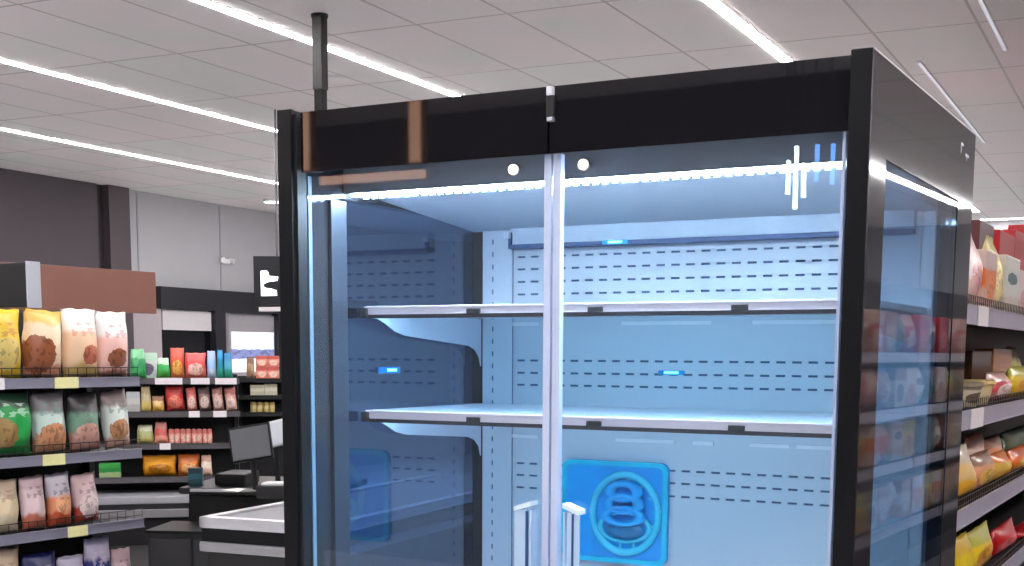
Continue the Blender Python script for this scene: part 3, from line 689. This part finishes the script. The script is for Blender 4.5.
# cashier desk with screens
dk = empty('cashier_desk', (-1.90, 2.16, 0), math.radians(20), 'black cashier desk with a low hood behind the checkout counter', 'desk')
MB().box(-.22, .52, 0, .6, 0, .73, .01).build('desk_body', M_blackm, dk)
MB().box(-.26, .56, -.03, .63, .73, .765, .01).build('desk_top', mat('desk_black_gloss', (24, 24, 28), .3), dk)
MB().box(-.1, .06, .04, .3, .765, .83, .02).build('scanner_hood', M_postblk, dk)
MB().box(-.2, .56, -.036, -.03, .745, .760, .002).build('desk_edge', M_silver, dk)
def screen(name, px, py, d, wpx, hpx, roll, yaw, mback, mframe, label, desk_z):
    c = at_depth(px, py, d)
    wv, hv = wpx * d / FOC, hpx * d / FOC
    e = empty(name, (c.x, c.y, desk_z), math.radians(yaw), label, 'monitor')
    zc_ = c.z - desk_z
    R = Matrix.Translation((0, 0, zc_)) @ Matrix.Rotation(math.radians(roll), 4, 'Y') @ Matrix.Rotation(math.radians(-14), 4, 'X')
    fo = MB().box(-wv / 2, wv / 2, -.012, .014, -hv / 2, hv / 2, .006, 0, R).build('casing', mframe, e)
    MB().box(-wv / 2 + .008, wv / 2 - .008, -.016, -.011, -hv / 2 + .008, hv / 2 - .012, .002, 0, R).build('screen_panel', mback, e)
    MB().cyl((.01, .03, .018), (0, .01, zc_), .014, seg=10).build('stand', M_blackm, e)
    MB().box(-.06, .08, -.03, .10, 0, .012, .004).build('foot', M_blackm, e)
    return e
screen('checkout_monitor', 251, 443, 6.25, 42, 36, -10, 24, mat('monitor_slate', (70, 72, 78), .35), M_postblk, 'dark slate checkout monitor tilted on the cashier desk', .7655)
screen('customer_display', 274, 434, 6.55, 26, 26, -14, 24, mat('display_pale', (196, 200, 206), .4), mat('display_casing_white', (214, 214, 218), .4), 'white display unit behind the slate monitor, cut by the refrigerator edge', .7655)
pc = at_depth(226, 468, 6.35)
pr = MB().prism([(-.09, 0, .0), (.06, -.03, .0), (.10, .05, .002), (-.06, .09, .002)], (0, 0, .003)).build('paper_sheet', mat('white_paper', (236, 232, 230), .7))
pr.location = (pc.x + .03, pc.y + .04, .7658); tag(pr, 'white paper sheet lying on the cashier desk left of the monitor', 'paper')
pc = at_depth(278, 478, 6.1)
dv = empty('receipt_printer', (pc.x, pc.y, .7655), math.radians(20), 'black receipt printer with pale lid on the cashier desk under the monitors', 'printer')
MB().box(-.09, .09, -.06, .08, 0, .06, .008).build('printer_body', M_blackm, dv)
MB().box(-.07, .07, -.04, .06, .06, .072, .004).build('lid', mat('pale_lid', (206, 206, 210), .4), dv)
pc = at_depth(216, 480, 6.3)
tp = carton(.07, .09, .05, 1).build('food_carton', P3('p_darkteal', (20, 60, 70), (30, 90, 100), (24, 50, 60))); tp.location = (-2.12, 2.16, .7658); tp.rotation_euler.z = .5
tag(tp, 'small dark teal carton at the left corner of the cashier desk', 'carton')
lc = empty('checkout_cabinet', (-2.02, 1.68, 0), math.radians(20), 'low black cabinet between the snack gondola and the checkout counter', 'cabinet')
MB().box(0, .44, 0, .35, .02, .585, .006).build('cabinet_body', M_blackm, lc)
MB().box(-.01, .45, -.012, .352, .585, .60, .004).build('cabinet_top', M_postblk, lc)
MB().box(.03, .41, .02, .33, 0, .02).build('cabinet_foot', M_postblk, lc)
for x in (.015, .225): MB().box(x, x + .20, -.010, 0, .05, .56, .004).build('cabinet_door', mat('cabinet_door_black', (26, 26, 29), .45), lc)
fm = MB().box(-1.6, 1.6, -1.3, 1.3, 0, .012, .004).build('floor_mat', mat('added_black_sheet', (18, 18, 19), .8, 0, .1, 60))  # dark sheet added to turn the pale floor black here
fm.location = (-3.35, 3.75, .0005); fm.rotation_euler.z = RG2; tag(fm, 'added black sheet darkening the floor in front of the impulse rack', 'mat')
# lit checkout sign
sc_ = at_depth(253, 256, 8.6); k_ = 8.6 / FOC
sn = empty('checkout_sign', (sc_.x, sc_.y, sc_.z), math.radians(26), 'hanging black sign with a glowing white pictogram left of the refrigerator', 'sign')
wS, hS = 46 * k_, 50 * k_
MB().box(0, wS, 0, .06, -hS, 0, .006).build('sign_box', mat('sign_black', (16, 17, 24), .3), sn)
def gp(x, y): return ((x - 88) / 6.283 * k_, -.002, -(y - 103) / 6.283 * k_)
glyph = MB()
glyph.prism([gp(*p) for p in ((135, 195), (172, 193), (184, 206), (186, 226), (244, 231), (238, 256), (192, 260), (172, 266), (152, 276), (150, 292), (170, 302), (196, 304), (232, 316), (234, 348), (136, 350))], (0, -.004, 0))
glyph.build('pictogram', emit('sign_glow', (.85, .95, 1), 2.2), sn)
MB().prism([gp(118, 420), gp(268, 418), gp(268, 444), gp(118, 446)], (0, .03, 0)).build('lower_strip', mat('sign_strip_white', (220, 214, 216), .5), sn)
MB().box(.16, .17, .02, .03, -.32, 0).box(wS - .03, wS - .02, .02, .03, -.33, 0).build('strip_bracket', M_blackm, sn)
rh = ZC - sc_.z
MB().cyl((.155, .03, 0), (.155, .03, rh - .0005), .008, seg=8).cyl((wS - .03, .03, 0), (wS - .03, .03, rh - .0005), .008, seg=8).build('hanging_rod', mat('rod_grey', (110, 108, 112), .4, .5), sn)
# emergency light on the left wall
el = empty('emergency_light', (XL, 8.40, 2.40), 0, 'small white twin emergency light on the pale left wall', 'emergency light')
MB().box(0, .05, -.06, .06, -.02, .03, .006).build('battery_box', mat('white_plastic', (226, 224, 226), .4), el)
for s_ in (-1, 1): MB().cyl((.03, s_ * .07, .02), (.08, s_ * .09, .01), .022, .03, seg=16).build('lamp_head', mat('lamp_head_white', (238, 236, 238), .35), el)

# ------------------------------------------------------------------ right gondola behind the refrigerator
AR = Vector((1.551, 2.33, 0)); RGR = math.radians(87.4)
rz = [.41, .812, 1.213, 1.632]
gr = gondola('product_gondola', AR, RGR, -.55, 7.0, .45, rz, 'dark product gondola with pale price rails behind the right side of the refrigerator', .075, 2.02, .045,
             railm=mat('pale_lilac_rail', (172, 168, 186), .4, .15, .1, 14), tags=((3, .25, .5, M_tagw), (2, .2, .5, M_tagw)))
GR = 'goods on the right gondola'
def Q(n, *a, **k): return pack('q_' + n, *a, **k)
z = rz[3] + .001
def row(zs, items, **kw):
    for (xl, xr, yt, shp, m_, lb, bk) in items: place(gr, zs, xl, xr, yt, shp, m_, lb, GR, back=bk, dp=.12, **kw)
q_or = Q('orange', (226, 190, 176), (232, 120, 40), (226, 200, 190), (240, 140, 60))
q_ye = Q('yellow', (226, 200, 130), (232, 196, 70), (222, 206, 140), (240, 220, 150))
q_wt = Q('whiteteal', (206, 196, 180), (224, 224, 216), (236, 230, 222), (90, 120, 126), None, (.3, .8), (.5, .62, .36, .10))
q_wp = Q('whitepink', (206, 176, 166), (236, 222, 220), (240, 212, 210), (220, 160, 160))
q_rd = Q('red', (176, 24, 30), (206, 30, 40), (190, 24, 34), (236, 110, 110))
q_dr = Q('darkred', (96, 28, 32), (120, 34, 40), (90, 24, 30), (60, 60, 70))
row(z, ((962, 973, 230, 'pouch', q_wp, 'pale pouch half hidden behind the refrigerator edge on the right gondola top', .03),
        (972, 984, 252, 'carton', q_or, 'white carton with orange panel on the right gondola top shelf', .03),
        (982, 994, 236, 'pouch', q_ye, 'tall yellow pouch on the right gondola top shelf', .03),
        (993, 1008, 258, 'carton', q_wt, 'white carton with teal print on the right gondola top shelf', .03),
        (1007, 1019, 272, 'carton', q_wp, 'white and pink carton at the right frame edge of the top shelf', .03),
        (1019, 1034, 280, 'carton', q_wt, 'white carton cut by the right frame edge on the top shelf', .03)))
for (xl, xr, yt, m_, lb) in ((969, 984, 224, q_dr, 'dark red bag behind the orange panel carton'), (990, 1006, 234, q_rd, 'red bag behind the white carton with teal print'),
                             (1003, 1017, 232, q_rd, 'red bag second from the right frame edge in the back of the top shelf'), (1014, 1034, 229, q_rd, 'red bag behind the last white carton on the top shelf')):
    place(gr, z, xl, xr, yt, 'carton', m_, lb.replace('bag', 'carton'), GR, back=.17, dp=.10)
z = rz[2] + .001
q_cr = Q('cream', (206, 190, 150), (232, 214, 170), (226, 200, 140)); q_cg = Q('creamgrey', (196, 186, 160), (214, 204, 184), (150, 140, 120), (110, 96, 80))
q_br = Q('brown', (150, 96, 60), (186, 130, 88), (170, 110, 70), (206, 160, 110)); q_rw = Q('redwhite', (190, 120, 110), (206, 60, 66), (226, 180, 170), (240, 210, 206))
q_yb = Q('yellowbag', (226, 180, 30), (240, 206, 50), (196, 190, 90), (220, 150, 30)); q_db = Q('darkbrown', (70, 44, 34), (86, 52, 38), (60, 40, 34))
row(z, ((963, 974, 382, 'tub', q_cg, 'cream grey tub nearest the refrigerator on the right gondola second shelf', .03),
        (975, 986, 380, 'tub', q_cr, 'yellow cream tub on the right gondola second shelf', .03),
        (987, 1006, 372, 'bag', q_rw, 'red and white bag on the right gondola second shelf', .03),
        (1008, 1030, 366, 'bag', q_yb, 'bright yellow bag at the right frame edge of the second shelf', .03)))
place(gr, z, 962, 982, 351, 'carton', q_db, 'dark brown carton in the back of the second shelf', GR, back=.19, dp=.1)
o = place(gr, z, 984, 1003, 349, 'carton', q_br, 'tall tan brown carton behind the red and white bag', GR, back=.19, dp=.1)
place(gr, z, 1004, 1018, 347, 'pouch', Q('olive', (150, 140, 70), (190, 180, 90), (130, 120, 80)), 'olive pouch behind the bright yellow bag', GR, back=.19, dp=.1)
z = rz[1] + .001
q_py = Q('paleyellow', (226, 170, 50), (226, 190, 130), (206, 190, 170)); q_pw = Q('pinkwhite', (206, 150, 140), (230, 206, 196), (190, 150, 140), (240, 226, 220))
q_og = Q('orangegold', (226, 140, 40), (236, 120, 40), (200, 90, 30), (240, 190, 80)); q_gn = Q('greend', (60, 90, 40), (50, 80, 44), (40, 66, 40))
q_bp = Q('brownpink', (206, 110, 90), (226, 160, 120), (150, 110, 90), (236, 190, 90))
row(z, ((955, 970, 445, 'pouch', q_py, 'pale yellow pouch nearest the refrigerator on the right gondola third shelf', .03),
        (968, 990, 452, 'bag', q_bp, 'brown pink bag on the right gondola third shelf', .03),
        (988, 1006, 452, 'bag', Q('gold', (230, 170, 60), (236, 190, 90), (226, 130, 60)), 'small gold bag on the right gondola third shelf', .03),
        (1004, 1030, 446, 'bag', q_og, 'bright orange bag at the right frame edge of the third shelf', .03)))
for (xl, xr, yt, m_, lb) in ((964, 982, 434, q_pw, 'white pink bag in the back of the third shelf'), (982, 999, 436, q_bp, 'tan bag behind the small gold bag'), (999, 1028, 428, q_gn, 'dark green bag behind the bright orange bag')):
    place(gr, z, xl, xr, yt, 'bag', m_, lb, GR, back=.19, dp=.1)
z = rz[0] + .001
row(z, ((950, 966, 536, 'bag', Q('greenyellow', (120, 150, 40), (226, 196, 40), (220, 180, 60)), 'green and yellow bag nearest the refrigerator on the lowest right shelf', .03),
        (964, 988, 528, 'bag', q_yb, 'golden yellow bag on the lowest right shelf', .03),
        (992, 1013, 524, 'bag', q_rd, 'red bag left on the lowest right shelf', .03),
        (1012, 1034, 526, 'bag', q_rd, 'red bag at the frame edge of the lowest right shelf', .03)))

# ------------------------------------------------------------------ across the aisle (seen mirrored in the side panel) and behind the camera
ga = gondola('aisle_gondola', (2.98, 11.0, 0), -PI / 2, 0, 12.5, .40, [.36, .76, 1.10, 1.45], 'long aisle gondola mirrored in the side panel of the refrigerator', .06, 1.95, 0, railm=M_rail)
cols_ = [q_rw, q_wp, q_pw, q_cg, q_br, q_gn, q_yb, q_wt, q_rd, q_or]
proto = {}
rnd = random.Random(3)
for zi, zs in enumerate([.36, .76, 1.10, 1.45]):
    x = .1
    while x < 9.0:
        wd = .26; mi_ = rnd.randrange(len(cols_)); sh = rnd.choice(('bag', 'carton'))
        key = (mi_, sh)
        if key not in proto:
            o = SHAPES[sh](wd, .25, .12, mi_).build(KIND[sh][0], cols_[mi_]); proto[key] = o
        else:
            o = proto[key].copy(); col.objects.link(o)
        o.location = (2.98 + .11, 11.0 - x - wd / 2, zs + .0065); o.rotation_euler = (0, 0, -PI / 2)
        tag(o, 'pack on the aisle shelves mirrored in the refrigerator side panel', KIND[sh][1], 'packs on the aisle gondola')
        x += wd + .015
def loc2room(x, y, z): return (Matrix.Rotation(TH, 3, 'Z') @ Vector((x, y, z)))
M_woodglow = emit('warm_frame_glow', (1.0, .50, .26), 3.2)  # glow added to the unseen boards so their mirror image is bright
M_woodc = mat('warm_wood', (150, 96, 66), .5, 0, .2, 6)
hf = empty('added_glow_frame', loc2room(-2.63, -4.1, 0), TH, 'wooden frame with added warm glow, unseen behind the viewer, mirrored in the header', 'glow frame')
for x in (-.43, .43):
    q = MB().box(x - .05, x + .05, -.04, .03, 2.60, ZC - .0005, .004).build('side_board', M_woodc, hf)
    MB().box(x - .04, x + .04, .03, .038, 2.62, ZC - .01, .002).build('glow_panel', M_woodglow, q)
q = MB().box(-.48, .48, -.04, .03, 2.52, 2.60, .004).build('bottom_board', M_woodc, hf)
MB().box(-.46, .46, .03, .038, 2.53, 2.585, .002).build('glow_panel', M_woodglow, q)
for k, (x, z0_, z1_, c_) in enumerate(((.19, 2.30, 2.48, 0), (.232, 2.22, 2.55, 0), (.276, 2.28, 2.46, 0), (.345, 2.36, 2.55, 1), (.43, 2.34, 2.55, 1))):  # unseen tubes added to put bright streaks into the door reflection
    e = empty('reflection_tube', loc2room(x, -4.0, 0), 0, ('white' if not c_ else 'blue') + ' glowing tube added unseen behind the viewer, ' + ('first', 'second', 'third', 'fourth', 'fifth')[k] + ' from the left in the door reflection', 'added glow tube')
    MB().cyl((0, 0, z0_), (0, 0, z1_), .012, seg=12).build('glow_tube', emit('tube_white', (.8, .95, 1), 22) if not c_ else emit('tube_blue', (.1, .35, 1), 12), e)
    MB().cyl((0, 0, z1_), (0, 0, ZC - .0005), .004, seg=8).build('drop_rod', M_blackm, e)

# ------------------------------------------------------------------ world and view
wd_ = bpy.data.worlds.new('world'); scn.world = wd_; wd_.use_nodes = True
wd_.node_tree.nodes['Background'].inputs[0].default_value = (.5, .5, .55, 1); wd_.node_tree.nodes['Background'].inputs[1].default_value = .15
scn.view_settings.view_transform = 'Standard'; scn.view_settings.look = 'None'
scn.view_settings.gamma = 1; scn.view_settings.use_curve_mapping = False
scn.view_settings.exposure = 0.5
scn.cycles.max_bounces = 10; scn.cycles.transparent_max_bounces = 16
scn.cycles.sample_clamp_indirect = 6.0
